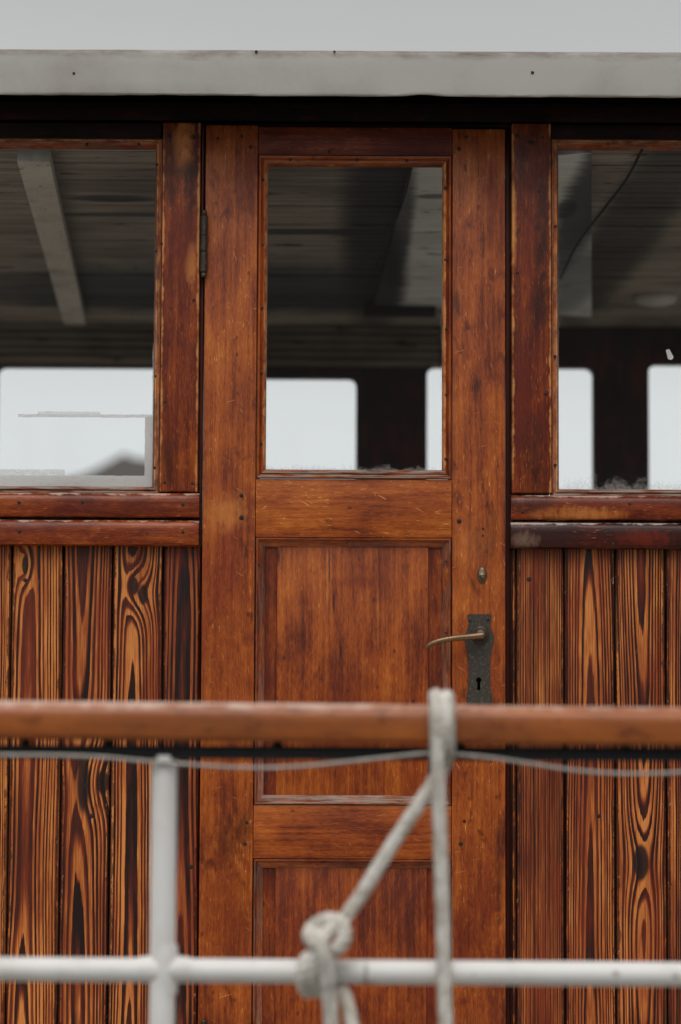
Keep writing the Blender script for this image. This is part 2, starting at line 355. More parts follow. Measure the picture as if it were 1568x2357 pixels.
def glass(name, x0, x1, z0, z1, smear=(.02, .02, .02, .04), residue=None, refl=.10, seed=0, dust=.0015):
    """window pane: clear, weakly mirroring, with dried paint and salt along its edges (left,right,top,bottom widths)"""
    s = NT(name); o = s.xyz(); x, y, z = o[0], o[1], o[2]
    n1 = s.noise(s.vec(s.ma('MULTIPLY', x, 26), seed, s.ma('MULTIPLY', z, 26)), 1, 6, .7)
    n2 = s.noise(s.vec(s.ma('MULTIPLY', x, 160), seed, s.ma('MULTIPLY', z, 160)), 1, 5, .75)
    def side(dist, w, amt):
        ww = s.ma('MULTIPLY', s.mr(n1, .3, .7, .15, 1.5), w)
        e = s.mr(s.ma('DIVIDE', dist, ww), .0, 1.6, 1, 0)
        return s.ma('MULTIPLY', e, s.mr(n2, .32, .62, .12 * amt, amt))
    ms = [side(s.ma('SUBTRACT', x, x0), smear[0], .12), side(s.ma('SUBTRACT', x1, x), smear[1], .12),
          side(s.ma('SUBTRACT', z1, z), smear[2], .2), side(s.ma('SUBTRACT', z, z0), smear[3], .24)]
    m = ms[0]
    for q in ms[1:]: m = s.ma('MAXIMUM', m, q)
    for (a, b, c, d, amt, th) in (residue or []):
        jx = s.ma('ADD', x, s.ma('MULTIPLY', s.ma('SUBTRACT', n1, .5), .007)); jz = s.ma('ADD', z, s.ma('MULTIPLY', s.ma('SUBTRACT', n1, .5), .005))
        r = s.ma('MULTIPLY', s.ma('MULTIPLY', s.ma('GREATER_THAN', jx, a), s.ma('LESS_THAN', jx, b)), s.ma('MULTIPLY', s.ma('GREATER_THAN', jz, c), s.ma('LESS_THAN', jz, d)))
        st = s.noise(s.vec(s.ma('MULTIPLY', x, 60), seed + 2, s.ma('MULTIPLY', z, 420 if (b - a) > (d - c) else 60)), 1, 4, .7)
        m = s.ma('MAXIMUM', m, s.ma('MULTIPLY', r, s.mr(st, th, th + .26, amt * .45, amt)))
    sc = s.noise(s.vec(s.ma('MULTIPLY', x, 120), seed + 1, s.ma('MULTIPLY', z, 12)), 1, 2, .5)
    m = s.ma('MAXIMUM', m, s.mr(sc, .76, .80, dust, .10))
    tr = s.n('ShaderNodeBsdfTransparent', {'Color': (.955, .962, .962, 1)}).outputs[0]
    gl = s.n('ShaderNodeBsdfGlossy', {'Color': (1, 1, 1, 1), 'Roughness': .015}).outputs[0]
    fr = s.ma('MULTIPLY', s.n('ShaderNodeFresnel', {'IOR': 1.45}).outputs[0], refl)
    g = s.n('ShaderNodeMixShader', {0: fr, 1: tr, 2: gl}).outputs[0]
    df = s.n('ShaderNodeBsdfDiffuse', {'Color': lin(240, 238, 235)}).outputs[0]
    tl = s.n('ShaderNodeBsdfTranslucent', {'Color': lin(240, 238, 235)}).outputs[0]
    dd = s.n('ShaderNodeMixShader', {0: .5, 1: df, 2: tl}).outputs[0]
    fin = s.n('ShaderNodeMixShader', {0: m, 1: g, 2: dd}).outputs[0]
    s.t.links.new(fin, s.out.inputs['Surface']); return s.m

def boards_mat(name, base, stain, axis='y', rough=.75, dark_spots=()):
    """weathered painted boards running along x: streaks, stains, flaking spots"""
    s = NT(name); o = s.xyz(); x, y, z = o[0], o[1], o[2]
    b = y if axis == 'y' else z
    st = s.noise(s.vec(s.ma('MULTIPLY', x, 2.2), s.ma('MULTIPLY', b, 45), 0), 1, 5, .65)
    big = s.noise(s.vec(s.ma('MULTIPLY', x, 1.6), s.ma('MULTIPLY', b, 3.0), 4), 1, 4, .6, .5)
    sp = s.noise(s.vec(s.ma('MULTIPLY', x, 7), s.ma('MULTIPLY', b, 22), 8), 1, 5, .65, .3)
    col = s.mix(s.mr(st, .35, .65), base, s.mix(.55, base, stain))
    col = s.mix(s.mr(big, .4, .65, 0, .7), col, stain)
    col = s.mix(s.mr(sp, .6, .67), col, s.mix(.3, lin(28, 20, 15), stain))
    for (cx, cy, rx, ry, amt) in dark_spots:      # soft dark patches; on the ceiling they paint in a reflection and shade
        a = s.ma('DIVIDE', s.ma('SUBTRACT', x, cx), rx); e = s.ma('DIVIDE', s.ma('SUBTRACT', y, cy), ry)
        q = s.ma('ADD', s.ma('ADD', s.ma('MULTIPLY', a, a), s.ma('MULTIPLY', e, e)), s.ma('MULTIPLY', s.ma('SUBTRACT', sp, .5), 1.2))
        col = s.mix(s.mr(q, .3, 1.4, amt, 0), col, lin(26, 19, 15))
    s.bsdf(Base_Color=col, Roughness=rough, Normal=s.bump(st, .3, .002), Specular_IOR_Level=.3)
    return s.m

M_scr = metal('dark_screw', lin(38, 26, 20), lin(90, 72, 58), .55, .5, 300, .4)
M_iron = metal('old_iron', lin(62, 56, 50), lin(120, 106, 92), .5, .6, 160, .75)
M_brass = metal('tarnished_brass', lin(120, 96, 72), lin(165, 135, 100), .36, .7, 140, .85)
M_plate = metal('blackened_plate', lin(62, 56, 49), lin(128, 116, 102), .5, .45, 200, .5)
M_black = metal('black_steel', lin(5, 5, 5), lin(16, 14, 13), .9, .4, 60, 0)
M_eave_shade = NT('shade_black_underside'); M_eave_shade.bsdf(Base_Color=lin(8, 7, 6), Roughness=.9, Specular_IOR_Level=0.0); M_eave_shade = M_eave_shade.m  # shade under the eaves, painted in as a black surface
M_hole = NT('keyhole_black'); M_hole.bsdf(Base_Color=lin(4, 4, 4), Roughness=.9, Specular_IOR_Level=0); M_hole = M_hole.m
M_void = NT('dark_timber'); M_void.bsdf(Base_Color=lin(24, 14, 9), Roughness=.8); M_void = M_void.m

# ================================================================ THE DECKHOUSE
house = thing('deckhouse', 'varnished wooden deckhouse with a half glazed door between two windows and a white roof edge', 'deckhouse')
YD = 2.6                                   # far wall
ZC = CAM_Z + (1605 - 735) * (CAM_D + YD) / FPX   # ceiling
XE = 1.34                                  # half length of the house
def screws(parent, pts, y, r=.0042, mat=None):
    global SCREW_ME
    for (u, v) in pts:
        if SCREW_ME is None:
            b = bmesh.new(); bmesh.ops.create_uvsphere(b, u_segments=14, v_segments=8, radius=1)
            for q in b.verts:
                q.co = Vector((q.co.x, q.co.y * .32 , q.co.z))
                if q.co.y < -.1 and abs(q.co.z - .25 * q.co.x) < .16: q.co.y += .16
            o = obj('screw', b, M_scr); SCREW_ME = o.data
        else:
            o = bpy.data.objects.new('screw', SCREW_ME); COL.objects.link(o)
        o.location = W(u, v, y); o.scale = (r * random.uniform(.75, 1.15),) * 3; o.rotation_euler = (0, random.uniform(0, 3), 0); o.parent = parent
SCREW_ME = None

# ---- roof with its painted fascia (overhangs the wall)
YF = -0.175
zf0, zf1 = Z(784, 219, YF), Z(784, 118, YF) + .0055
M_fascia = paint('aged_white_canvas', lin(174, 171, 165), lin(130, 119, 106), 1100, .75, .5, 3.2, .55, edge_z=(zf1 - .004, .022))
M_roofp = paint('roof_paint', lin(176, 174, 170), lin(130, 120, 108), 600, .7, .4, 3)
bm = bmesh.new(); box(bm, -XE - .12, XE + .12, YF + .032, YD + .2, zf0 + .03, zf1 - .004, .004)
bm.normal_update()
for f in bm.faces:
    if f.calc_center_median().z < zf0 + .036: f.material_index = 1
roof = obj('roof', bm, [M_roofp, M_eave_shade], house)
bm = bmesh.new(); NX = 240
prof = [(.034, .002), (.006, .0), (.002, .0008), (.0004, .0026), (0, .006), (0.0, .03), (.001, .06), (.0015, zf1 - zf0 - .012), (.003, zf1 - zf0 - .006), (.008, zf1 - zf0 - .0015), (.018, zf1 - zf0), (.034, zf1 - zf0 + .001)]
rows = []
for i in range(NX + 1):
    x = -XE - .12 + (2 * XE + .24) * i / NX; row = []
    dent = -0.0 + .0045 * math.exp(-((x - X(975, 215, YF)) / .035) ** 2)
    for j, (dy, dz) in enumerate(prof):
        nz = mnoise.noise(Vector((x * 7, j * .3, 1))) * .0016 + mnoise.noise(Vector((x * 28, j * .5, 5))) * .0007
        row.append(bm.verts.new((x, YF + dy + nz * .7, zf0 + dz + nz * (1.2 if j < 5 else .5) + (dent if j < 5 else 0))))
    rows.append(row)
for a, b in zip(rows, rows[1:]):
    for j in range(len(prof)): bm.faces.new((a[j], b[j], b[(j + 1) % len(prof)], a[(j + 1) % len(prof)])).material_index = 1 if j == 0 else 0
bm.faces.new(rows[0]); bm.faces.new(rows[-1])
fascia = obj('fascia', bm, [M_fascia, M_eave_shade], roof)
screws(fascia, [(170, 168), (1226, 166), (590, 118), (770, 118)], YF, .0034)

# ---- header under the eaves
M_head = teak('header_wood', True, .27, 3, red=.2, flecks=.15)
zd_top = Z(784, 290)
bm = bmesh.new()
box(bm, -XE, XE, .030, .09, zd_top + .006, zf0 + .032, .002)
box(bm, -XE, XE, .006, .030, Z(784, 277), zf0 + .03, .003)
M_shade_head = teak('header_shade_dark', True, .34, 29, red=0, flecks=0, gloss=.6)  # header wood with the shade below the eaves painted into its colour
obj('header', bm, M_shade_head, house)

# ---- door (part of the house; its frame of stiles and rails is the mesh, all else sub-parts)
xl, xr = X(467.5, 1100), X(1163, 1100)
zb = .035
YS = -.006                                 # face of the door
xs1, xs2 = X(591, 900), X(1040, 900)        # inner sides of stiles
edge_d = (xl + .002, xr - .002)
M_st1 = teak('door_stile_hinge', False, -.02, 1.0, spots=(SP(525, 1935, 34, 60, DKS, .6), SP(560, 1900, 20, 40, DKS, .5), SP(520, 1180, 40, 40, LTS, .6), SP(520, 2080, 60, 150, RDS, .5), SP(500, 1440, 40, 180, RDS, .4)), scratch=.45, flecks=1.1)
M_st2 = teak('door_stile_lock', False, -.015, 2.0, spots=(SP(1052, 705, 9, 34, DKS, .7), SP(1097, 885, 9, 22, DKS, .6), SP(1112, 560, 6, 30, DKS, .5), SP(1080, 1250, 40, 50, LTS, .25), SP(1130, 1230, 14, 60, DKS, .4), SP(1100, 2150, 60, 140, RDS, .6), SP(1150, 1990, 12, 120, DKS, .5), SP(1130, 480, 10, 90, RDS, .6)), scratch=.45, flecks=1.1)
M_rtop = teak('door_rail_top', True, .085, 4.0, red=.35, flecks=.4)
M_rlock = teak('door_rail_lock', True, -.045, 5.0, scratch=.9, flecks=1.3, blotch=.5)
M_rmid = teak('door_rail_middle', True, -.005, 6.0, scratch=.35, flecks=.3, blotch=.5)
zt_rail = Z(815, 358); z_lock1, z_lock0 = Z(815, 1103), Z(815, 1237); z_mid1, z_mid0 = Z(815, 1853), Z(815, 1976)
bm = bmesh.new()
box(bm, xl, xs1 - .0010, YS, .04, zb, zd_top, .0022, 2, 0)
box(bm, xs2 + .0010, xr, YS, .04, zb, zd_top - .006, .0022, 2, 1)
box(bm, xs1, xs2, YS + .001, .0385, zt_rail, zd_top - .003, .0012, 2, 2)
box(bm, xs1, xs2, YS + .001, .0385, z_lock0, z_lock1, .0012, 2, 3)
box(bm, xs1, xs2, YS + .0006, .0385, z_mid0, z_mid1, .0012, 2, 4)
box(bm, xs1, xs2, YS + .001, .0385, zb, zb + .10, .0012, 2, 4)
for xx in (xs1, xs2): box(bm, xx - .006, xx + .006, .0405, .046, zb + .01, zd_top - .01, 0, 2, 5)     # added strips behind the joints, stopping light leaking through
door = obj('door', bm, [M_st1, M_st2, M_rtop, M_rlock, M_rmid, M_void], house)
# glazing bead
M_beadv = teak('bead_upright', False, -.01, 8, edges=(X(612, 800), X(1022, 800)), flecks=.8)
M_beadh = teak('bead_level', True, .0, 9, flecks=.8, grey=.15)
M_greyh = teak('bead_weathered', True, .03, 10, grey=.95, flecks=.2)
bx0, bx1, bz0, bz1 = xs1 - .0002, xs2 + .0002, z_lock1 + .0002, zt_rail
BP = [(.0014, YS + .016), (.0014, YS - .0015), (.003, YS - .004), (.0065, YS - .004), (.0085, YS + .0005), (.010, YS + .0015), (.0125, YS - .001), (.0165, YS - .0008), (.0205, YS + .006), (.0205, YS + .026)]
bm = bmesh.new(); frame(bm, bx0, bx1, bz0, bz1, BP, (0, 1))
for f in bm.faces:
    if f.material_index == 1 and f.calc_center_median().z < (bz0 + bz1) / 2: f.material_index = 2
bead = obj('glazing_bead', bm, [M_beadv, M_beadh, M_greyh], door)
gx0, gx1, gz0, gz1 = bx0 + .0195, bx1 - .0195, bz0 + .0195, bz1 - .0195
M_gd = glass('door_glass', gx0, gx1, gz0, gz1, (.003, .004, .002, .010), seed=3)
bm = bmesh.new(); box(bm, gx0, gx1, YS + .022, YS + .025, gz0, gz1); obj('pane', bm, M_gd, door, False)
# panels with mouldings
M_pan = teak('panel_wood', False, -.015, 11, spots=(SP(757, 1310, 2.5, 40, DKS, .9), SP(768, 1390, 3, 24, DKS, .9), SP(785, 1500, 2.5, 16, DKS, .9), SP(641, 1282, 3, 22, DKS, .9), SP(754, 1340, 3, 70, LTS, .5), SP(870, 1440, 3, 70, LTS, .35), SP(820, 1340, 60, 14, RDS, .5), SP(800, 1650, 120, 90, RDS, .5)), flecks=.55, blotch=.5, red=.0)
M_pan2 = teak('lower_panel_wood', False, .025, 12, flecks=.4, blotch=.7, red=.08)
M_pborder = teak('panel_border', False, .07, 13, flecks=.4, red=.2)
M_mouldv = teak('moulding_upright', False, .05, 14, grey=.25, flecks=.6)
M_mouldh = teak('moulding_level', True, .05, 15, grey=.12, flecks=.5)
M_mould_lit = teak('moulding_lit', True, .03, 16, grey=.75, flecks=.3)  # for the lower, up-facing side: light on the bevel painted in as grey
for n_, (pz0, pz1, mt, fu0, fu1) in enumerate(((z_mid1, z_lock0, M_pan, 637, 986), (zb + .10, z_mid0, M_pan2, 637, 984))):
    bm = bmesh.new()
    frame(bm, xs1, xs2, pz0, pz1, [(.0014, YS + .016), (.0014, YS - .001), (.003, YS - .0035), (.005, YS - .0035), (.008, YS + .002), (.010, YS + .0035), (.0145, YS + .0055), (.0185, YS + .011), (.0205, YS + .012), (.0205, YS + .02)], (0, 1))
    if n_ == 0:
        for f in bm.faces:
            if f.material_index == 1 and f.calc_center_median().z < (pz0 + pz1) / 2: f.material_index = 2
    obj('panel_moulding', bm, [M_mouldv, M_mouldh, M_mould_lit], door)
    bm = bmesh.new()
    fx0, fx1 = X(fu0, 1500), X(fu1, 1500)
    box(bm, xs1 + .004, xs2 - .004, YS + .0165, YS + .03, pz0 + .004, pz1 - .004, 0, 2, 1)
    box(bm, fx0, fx1, YS + .0125, YS + .0172, pz0 + .019, pz1 - .019, .002, 2, 0)
    if n_ == 0:                                # drying cracks in the field, drawn as thin dark marks in the panel wood
        pass
    obj('panel', bm, [mt, M_pborder], door)
screws(door, [(502, 318), (557, 313), (577, 338), (1074, 314), (1057, 342), (556, 1140), (556, 1191), (1057, 1199), (568, 1893), (564, 1942), (1069, 1890), (1061, 1942)], YS - .0004, .0046)
screws(bead, [(606, 413), (605, 562), (603, 708), (602, 858), (601, 1020), (822, 367), (758, 349), (668, 367), (936, 369), (1026, 432), (1026, 597), (1027, 757), (1027, 908), (1027, 1056)], YS - .0012, .0036)
screws(door, [(1027, 1292), (1027, 1456), (597, 1300), (800, 1248), (1112, 1216), (1112, 1232)], YS - .0012, .0026)

# lock plate, lever, keyhole, oval cover
def PX(pts, y): return [(W(u, v, y).x, W(u, v, y).z) for u, v in pts]
half = [(0, 1413), (12, 1414), (22, 1412), (28, 1416), (27, 1424), (25, 1436), (28, 1450), (34, 1464), (34, 1476), (29, 1494), (26, 1510), (25, 1530), (25, 1560), (26, 1585), (30, 1604), (30, 1616), (26, 1622), (14, 1620), (0, 1622)]
poly = [(1103.5 + a, v) for a, v in half] + [(1103.5 - a, v) for a, v in half[-2:0:-1]]
bm = bmesh.new(); prism(bm, PX(poly, YS), YS - .0030, YS + .001, .0013)
plate = obj('handle_plate', bm, M_plate, door)
bm = bmesh.new()
kc = W(1102, 1565, YS); kp = [(kc.x + .0058 * math.cos(t), kc.z + .0058 * math.sin(t)) for t in [math.radians(-60 + i * 300 / 14) for i in range(15)]]
kp += [(kc.x - .0036, kc.z - .021), (kc.x + .0036, kc.z - .021)]
prism(bm, kp, YS - .0034, YS - .0005); obj('keyhole', bm, M_hole, door, False)
screws(plate, [(1083, 1428), (1124, 1426)], YS - .003, .0034)
M_iron2 = metal('worn_iron', lin(96, 86, 76), lin(150, 130, 108), .38, .6, 90, .8)
bm = bmesh.new()                              # rose
hc = W(1105, 1461, YS)
tube(bm, [hc + Vector((0, d, 0)) for d in (-.002, -.004, -.009, -.012, -.026, -.032, -.0335)], [.0205, .020, .0168, .0135, .0115, .0095, .004], 24)
obj('rose', bm, M_iron2, door)
bm = bmesh.new()
L = [W(1112, 1462, YS - .028), W(1085, 1465, YS - .030), W(1060, 1467, YS - .034), W(1035, 1470, YS - .037), W(1010, 1475, YS - .038), W(992, 1482, YS - .037), W(982, 1490, YS - .035)]
L = spline(L, 8); nL = len(L)
tube(bm, L, [.0078 - .0024 * min(1, i / nL * 1.4) - (.0014 if i > nL - 4 else 0) for i in range(nL)], 14)
obj('lever_handle', bm, M_brass, door)
bm = bmesh.new(); oc = W(1110, 1324, YS)
bmesh.ops.create_uvsphere(bm, u_segments=24, v_segments=14, radius=1)
for q in bm.verts:
    q.co = oc + Vector((q.co.x * .0105, q.co.y * .006 * (1 + .5 * math.exp(-(q.co.z / .16) ** 2) - .25 * (q.co.z < -.2)), q.co.z * .0185))
tube(bm, [oc + Vector((0, -.004, -.003)), oc + Vector((0, -.0095, -.003))], [.0045, .0035], 12)
obj('keyhole_cover', bm, metal('bronze_cover', lin(96, 82, 62), lin(158, 140, 112), .38, .6, 200, .8), door)
for (v0, v1) in ((488, 640), (2345, 2440)):      # butt hinges on the left edge
    bm = bmesh.new()
    zt_, zb_ = Z(470, v0), Z(470, v1); xh = X(471, (v0 + v1) / 2) - .0005
    seg = [0, .06, .08, .37, .385, .62, .635, .94, .96, 1.0]
    zs, rs = [], []
    for a, b in ((0, .07), (.08, .375), (.385, .615), (.625, .93), (.94, 1.0)):
        zs += [a, a + .012, b - .012, b]; k = .78 if a in (0, .94) else 1
        rs += [.0062 * k, .0078 * k, .0078 * k, .0062 * k]
    tube(bm, [Vector((xh, -.017, zt_ + (zb_ - zt_) * q)) for q in zs], rs, 16)
    box(bm, xh - .001, xh + .001, -.016, .02, zb_ + .004, zt_ - .004, .0004)
    obj('hinge', bm, M_iron, door)

# ---- posts beside the door
posts = []
for (u0, u1, v0, v1, sd, dk) in ((372.5, 459, 284, 1133, 21, .05), (1178, 1268, 286, 1136, 22, .085)):
    x0, x1 = X(u0, 700), X(u1, 700)
    spl = (SP(425, 335, 22, 60, LTS, .95), SP(440, 395, 26, 26, DKS, .8), SP(437, 440, 12, 50, DKS, .7), SP(395, 400, 18, 80, DKS, .6), SP(440, 610, 12, 46, LTS, .8), SP(420, 560, 26, 90, RDS, .6), SP(390, 1060, 18, 60, DKS, .5), SP(447, 318, 10, 8, DKS, .8), SP(378, 316, 8, 10, DKS, .7)) if sd == 21 else \
        (SP(1245, 540, 16, 160, DKS, .8), SP(1240, 700, 22, 60, DKS, .7), SP(1215, 600, 14, 120, RDS, .6), SP(1200, 370, 16, 60, DKS, .6), SP(1182, 520, 6, 90, LTS, .9), SP(1223, 330, 12, 5, DKS, .8), SP(1230, 1060, 24, 90, DKS, .6), SP(1205, 900, 14, 90, RDS, .6))
    mt = teak('post_wood_%d' % sd, False, dk, sd, spots=spl, edges=(x0 + .001, x1 - .001), flecks=.7, red=.22, blotch=1.3)
    bm = bmesh.new(); box(bm, x0, x1, -.014, .06, Z((u0 + u1) / 2, v1), Z((u0 + u1) / 2, v0), .0035, 3)
    posts.append(obj('post', bm, mt, house))
screws(posts[0], [(390, 313), (447, 316), (446, 690), (380, 924), (379, 1110), (443, 1112), (372, 560)], -.0145, .004)
screws(posts[1], [(1190, 312), (1223, 328), (1249, 316), (1191, 627), (1257, 905), (1240, 440)], -.0145, .004)
M_jamb = teak('jamb_wood', False, .30, 24, red=.4, flecks=.2)
bm = bmesh.new()                                 # jamb strips in the gaps, set back, door stop behind them
box(bm, X(459, 700) + .0006, xl - .003, .012, .06, zb, zd_top, .002)
box(bm, X(466, 500) - .0022, X(466, 500) + .0022, -.008, .0115, Z(466, 486), Z(466, 290), .0018, 3)
box(bm, xr + .003, X(1178, 700) - .0006, .03, .06, zb, zd_top, .002)
obj('door_jamb', bm, M_jamb, house)
for u0, u1 in ((-520, -430), (1998, 2088)):       # outer posts, beyond the picture
    bm = bmesh.new(); box(bm, X(u0, 700), X(u1, 700), -.014, .06, Z(784, 1134), Z(784, 286), .0035, 3)
    obj('post', bm, teak('outer_post_wood', False, .06, 25, flecks=.6), house)

# ---- windows
def window(u0, u1, v_top, v_bot, vmid, sd, smear, residue):
    """u/v: the outer edge of the glazing bead"""
    um = (max(u0, 0) + min(u1, 1568)) / 2
    x0, x1, z0, z1 = X(u0, vmid) , X(u1, vmid), Z(um, v_bot), Z(um, v_top)
    mv = teak('window_bead_upright_%d' % sd, False, .03, sd, edges=(x0 + .008, x1 - .008), grey=.2, flecks=.6)
    mh = teak('window_bead_level_%d' % sd, True, .02, sd + 1, edges=(z1 - .006,), grey=.25, flecks=.6)
    mg = teak('window_bead_weathered_%d' % sd, True, .06, sd + 2, grey=1.0, flecks=.2)
    bm = bmesh.new()
    frame(bm, x0, x1, z0, z1, [(-.001, .03), (-.001, -.006), (.002, -.009), (.0045, -.009), (.006, -.005), (.0075, -.005), (.009, -.0085), (.0125, -.0075), (.016, .002), (.016, .03)], (0, 1))
    for f in bm.faces:
        if f.material_index == 1 and f.calc_center_median().z < (z0 + z1) / 2: f.material_index = 2
    w = obj('window', bm, [mv, mh, mg], house)
    a = (x0 + .015, x1 - .015, z0 + .015, z1 - .015)
    gm = glass('window_glass_%d' % sd, *a, smear=smear, residue=residue(a), seed=sd)
    bm = bmesh.new(); box(bm, a[0], a[1], .012, .015, a[2], a[3]); obj('pane', bm, gm, w, False)
    return w
XR = lambda u, v=1030: X(u, v, .012)
ZR = lambda v, u=200: Z(u, v, .012)
win1 = window(-430, 372, 320, 1136, 700, 31, (.003, .003, .002, .012),
    lambda a: [(XR(333), a[1], a[2], ZR(958), .74, .2), (XR(349), a[1], ZR(958), ZR(790), .6, .45), (a[0], a[1], a[2], ZR(1094), .74, .22), (XR(40), a[1], ZR(960), ZR(953), .7, .42), (XR(85), XR(230), ZR(956), ZR(947), .6, .52), (a[0], XR(150), ZR(1094), ZR(1080), .5, .4)])
win2 = window(1269, 1998, 322, 1143, 700, 35, (.004, .003, .002, .020), lambda a: [])
screws(win1, [(362, 378), (359, 577), (358, 865), (356, 1076), (200, 331), (320, 331)], -.0088, .0034)
screws(win2, [(1279, 520), (1278, 820), (1278, 1070), (1400, 331)], -.0088, .0034)
bm = bmesh.new()                                 # flake of paint on the right pane
prism(bm, PX([(1533, 805), (1541, 803), (1551, 822), (1546, 828), (1538, 826)], .012), .0112, .0117)
obj('paint_flake', bm, paint('old_white_paint', lin(190, 190, 188)), win2, False)
# heads of the window openings: timber over the beads, eave shade painted into its colour
bm = bmesh.new()
box(bm, -XE, X(372, 300) - .0005, .0005, .055, Z(200, 320) + .0012, zd_top + .005, .002)
obj('window_head', bm, M_shade_head, house)
bm = bmesh.new(); box(bm, X(1269, 300) + .0005, XE, .0005, .055, Z(1420, 322) + .0012, zd_top + .005, .002)
obj('window_head', bm, M_shade_head, house)

# ---- sill rails under the windows, two on each side, rounded noses
def sill(u0, u1, v0, v1, y, mt, um):
    bm = bmesh.new(); x0, x1 = X(u0, v0), X(u1, v0); z0, z1 = Z(um, v1), Z(um, v0); h = z1 - z0; n = 60
    P = [(.05, 0), (y + .004, 0), (y + .0008, .0025), (y, .008), (y, h * .6), (y + .0012, h * .78), (y + .005, h * .92), (y + .011, h * .985), (y + .02, h), (.05, h)]
    rows = []
    for i in range(n + 1):
        x = x0 + (x1 - x0) * i / n; e = .004 * max(0, 1 - min(i, n - i) / 1.0)
        rows.append([bm.verts.new((x, a + (e if a < .04 else 0) + mnoise.noise(Vector((x * 14, j, v0))) * .0007, z0 + b + mnoise.noise(Vector((x * 11, v0, j * .4))) * .0009)) for j, (a, b) in enumerate(P)])
    m = len(P)
    for a, b in zip(rows, rows[1:]):
        for j in range(m): bm.faces.new((a[j], b[j], b[(j + 1) % m], a[(j + 1) % m]))
    bm.faces.new(rows[0]); bm.faces.new(rows[-1][::-1])
    return obj('sill_rail', bm, mt, house)
M_sl1 = teak('sill_upper', True, tan=.0, edges=(Z(230, 1135) + .0005,), edge_col=lin(196, 168, 150), edge_w=.010, spec=.28, coat=.0, dark=.055, seed=41, gloss=.27, red=.25, flecks=.5, blotch=1.3)  # pale top edge on all sills: worn varnish with sky highlight painted in
M_sl2 = teak('sill_lower', True, edges=(Z(230, 1197.5) + .0005,), edge_col=lin(196, 168, 150), edge_w=.010, spec=.28, coat=.0, dark=.05, seed=42, gloss=.27, red=.25, flecks=.5, blotch=1.3)
M_sl3 = teak('sill_upper_stained', True, edges=(Z(1370, 1141) + .0005,), edge_col=lin(186, 158, 140), edge_w=.009, spots=(SP(1215, 1160, 50, 24, DKS, .8), SP(1330, 1185, 90, 16, LTS, .6)), spec=.28, coat=.0, dark=.085, seed=43, gloss=.25, red=.3, flecks=.7, blotch=1.4)
M_sl4 = teak('sill_lower_blackened', True, tan=0.0, edges=(Z(1370, 1203.5) + .0005,), edge_col=lin(196, 176, 162), edge_w=.010, spots=(SP(1205, 1245, 30, 18, GYS, .28), SP(1480, 1240, 60, 18, RDS, .9)), spec=.28, coat=.0, dark=.27, seed=44, gloss=.25, red=.1, flecks=.5, blotch=1.3)
a = sill(-520, 460, 1135, 1192, -.026, M_sl1, 230); screws(a, [(44, 1156), (190, 1155), (421, 1161)], -.0262, .0048)
a = sill(-520, 459, 1197.5, 1257, -.030, M_sl2, 230); screws(a, [(45, 1223), (421, 1224)], -.0302, .0048)
a = sill(1176, 2088, 1141, 1198, -.026, M_sl3, 1370); screws(a, [(1203, 1178), (1450, 1160)], -.0262, .0044)
a = sill(1175, 2088, 1203.5, 1264, -.030, M_sl4, 1370); screws(a, [(1412, 1252)], -.0302, .0036)

# ---- matchboard walls below, one mesh per side
def xv(u): return X(u, 1700)
def zv(v, u=784): return Z(u, v)
KN = lambda u, v, a, b: (X(u, v), Z(u, v), a, b)
def wall(ed, specs, v_top, um, filler):
    bm = bmesh.new(); mats = []
    z1 = Z(um, v_top)
    for i in range(len(ed) - 1):
        x0, x1 = xv(ed[i]) + .0016, xv(ed[i + 1]) - .0016
        sd = 50 + um * .01 + i * 3.7
        sp_ = specs.get(i)
        if sp_ is None: sp_ = dict(xc=(x0 + x1) / 2 + random.uniform(-.03, .03), k=random.choice((-1, 1)) * .012, d0=.03, ring=.005)
        mats.append(plank_mat('matchboard_pine_%d_%d' % (um, i), seed=sd, edge=(x0, x1), **sp_))
        b = bmesh.new(); box(b, x0, x1, 0, .018, .1, z1)
        es = [e for e in b.edges if all(v.co.y < .001 for v in e.verts) and abs(e.verts[0].co.z - e.verts[1].co.z) > .1]
        bmesh.ops.bevel(b, geom=es, offset=.005, segments=3, affect='EDGES', profile=.5)
        merge(bm, b, i)
    mats.append(M_void)
    box(bm, xv(ed[0]), xv(ed[-1]), .0185, .05, .1, z1, 0, 1, len(mats) - 1)
    return obj('board_wall', bm, mats, house)
left_ed = [-510, -395, -325, -208, -92, 21.5, 140.5, 255, 372, 459.5]
# d = k*z + d0 is the distance to the pith: shrinking downwards gives peaks pointing up
specsL = {
 4: dict(xc=xv(-70), k=.012, d0=.022, ring=.0046, red=.4),
 5: dict(xc=xv(62), k=.013, d0=.016, ring=.0060, knots=[KN(58, 1300, .010, .03)]),
 6: dict(xc=xv(186), k=-.012, d0=.042, ring=.0060, knots=[KN(236, 1800, .020, .040), KN(192, 1800, .020, .100)], dark=.04),
 7: dict(xc=xv(303), k=.014, d0=.013, ring=.0060, knots=[KN(309, 1348, .013, .030), KN(330, 1368, .016, .034)]),
 8: dict(xc=xv(420), k=.010, d0=.02, ring=.0062, dark=.16, red=.6)}
wl = wall(left_ed, specsL, 1255, 230, None)
right_ed = [1177, 1188.5, 1300, 1417.5, 1534, 1650, 1766, 1882, 1998, 2088]
specsR = {
 0: dict(xc=xv(1150), k=.004, d0=.03, ring=.003, straight=.7, dark=.10, bend=.004),
 1: dict(xc=xv(1120), k=.004, d0=.03, ring=.0034, straight=.85, dark=.10, bend=.005),
 2: dict(xc=xv(1358), k=.013, d0=.018, ring=.0048, dark=.08),
 3: dict(xc=xv(1478), k=-.014, d0=.038, ring=.0050, knots=[KN(1476, 1985, .022, .052)], dark=.05),
 4: dict(xc=xv(1600), k=.010, d0=.02, ring=.0044, dark=.10)}
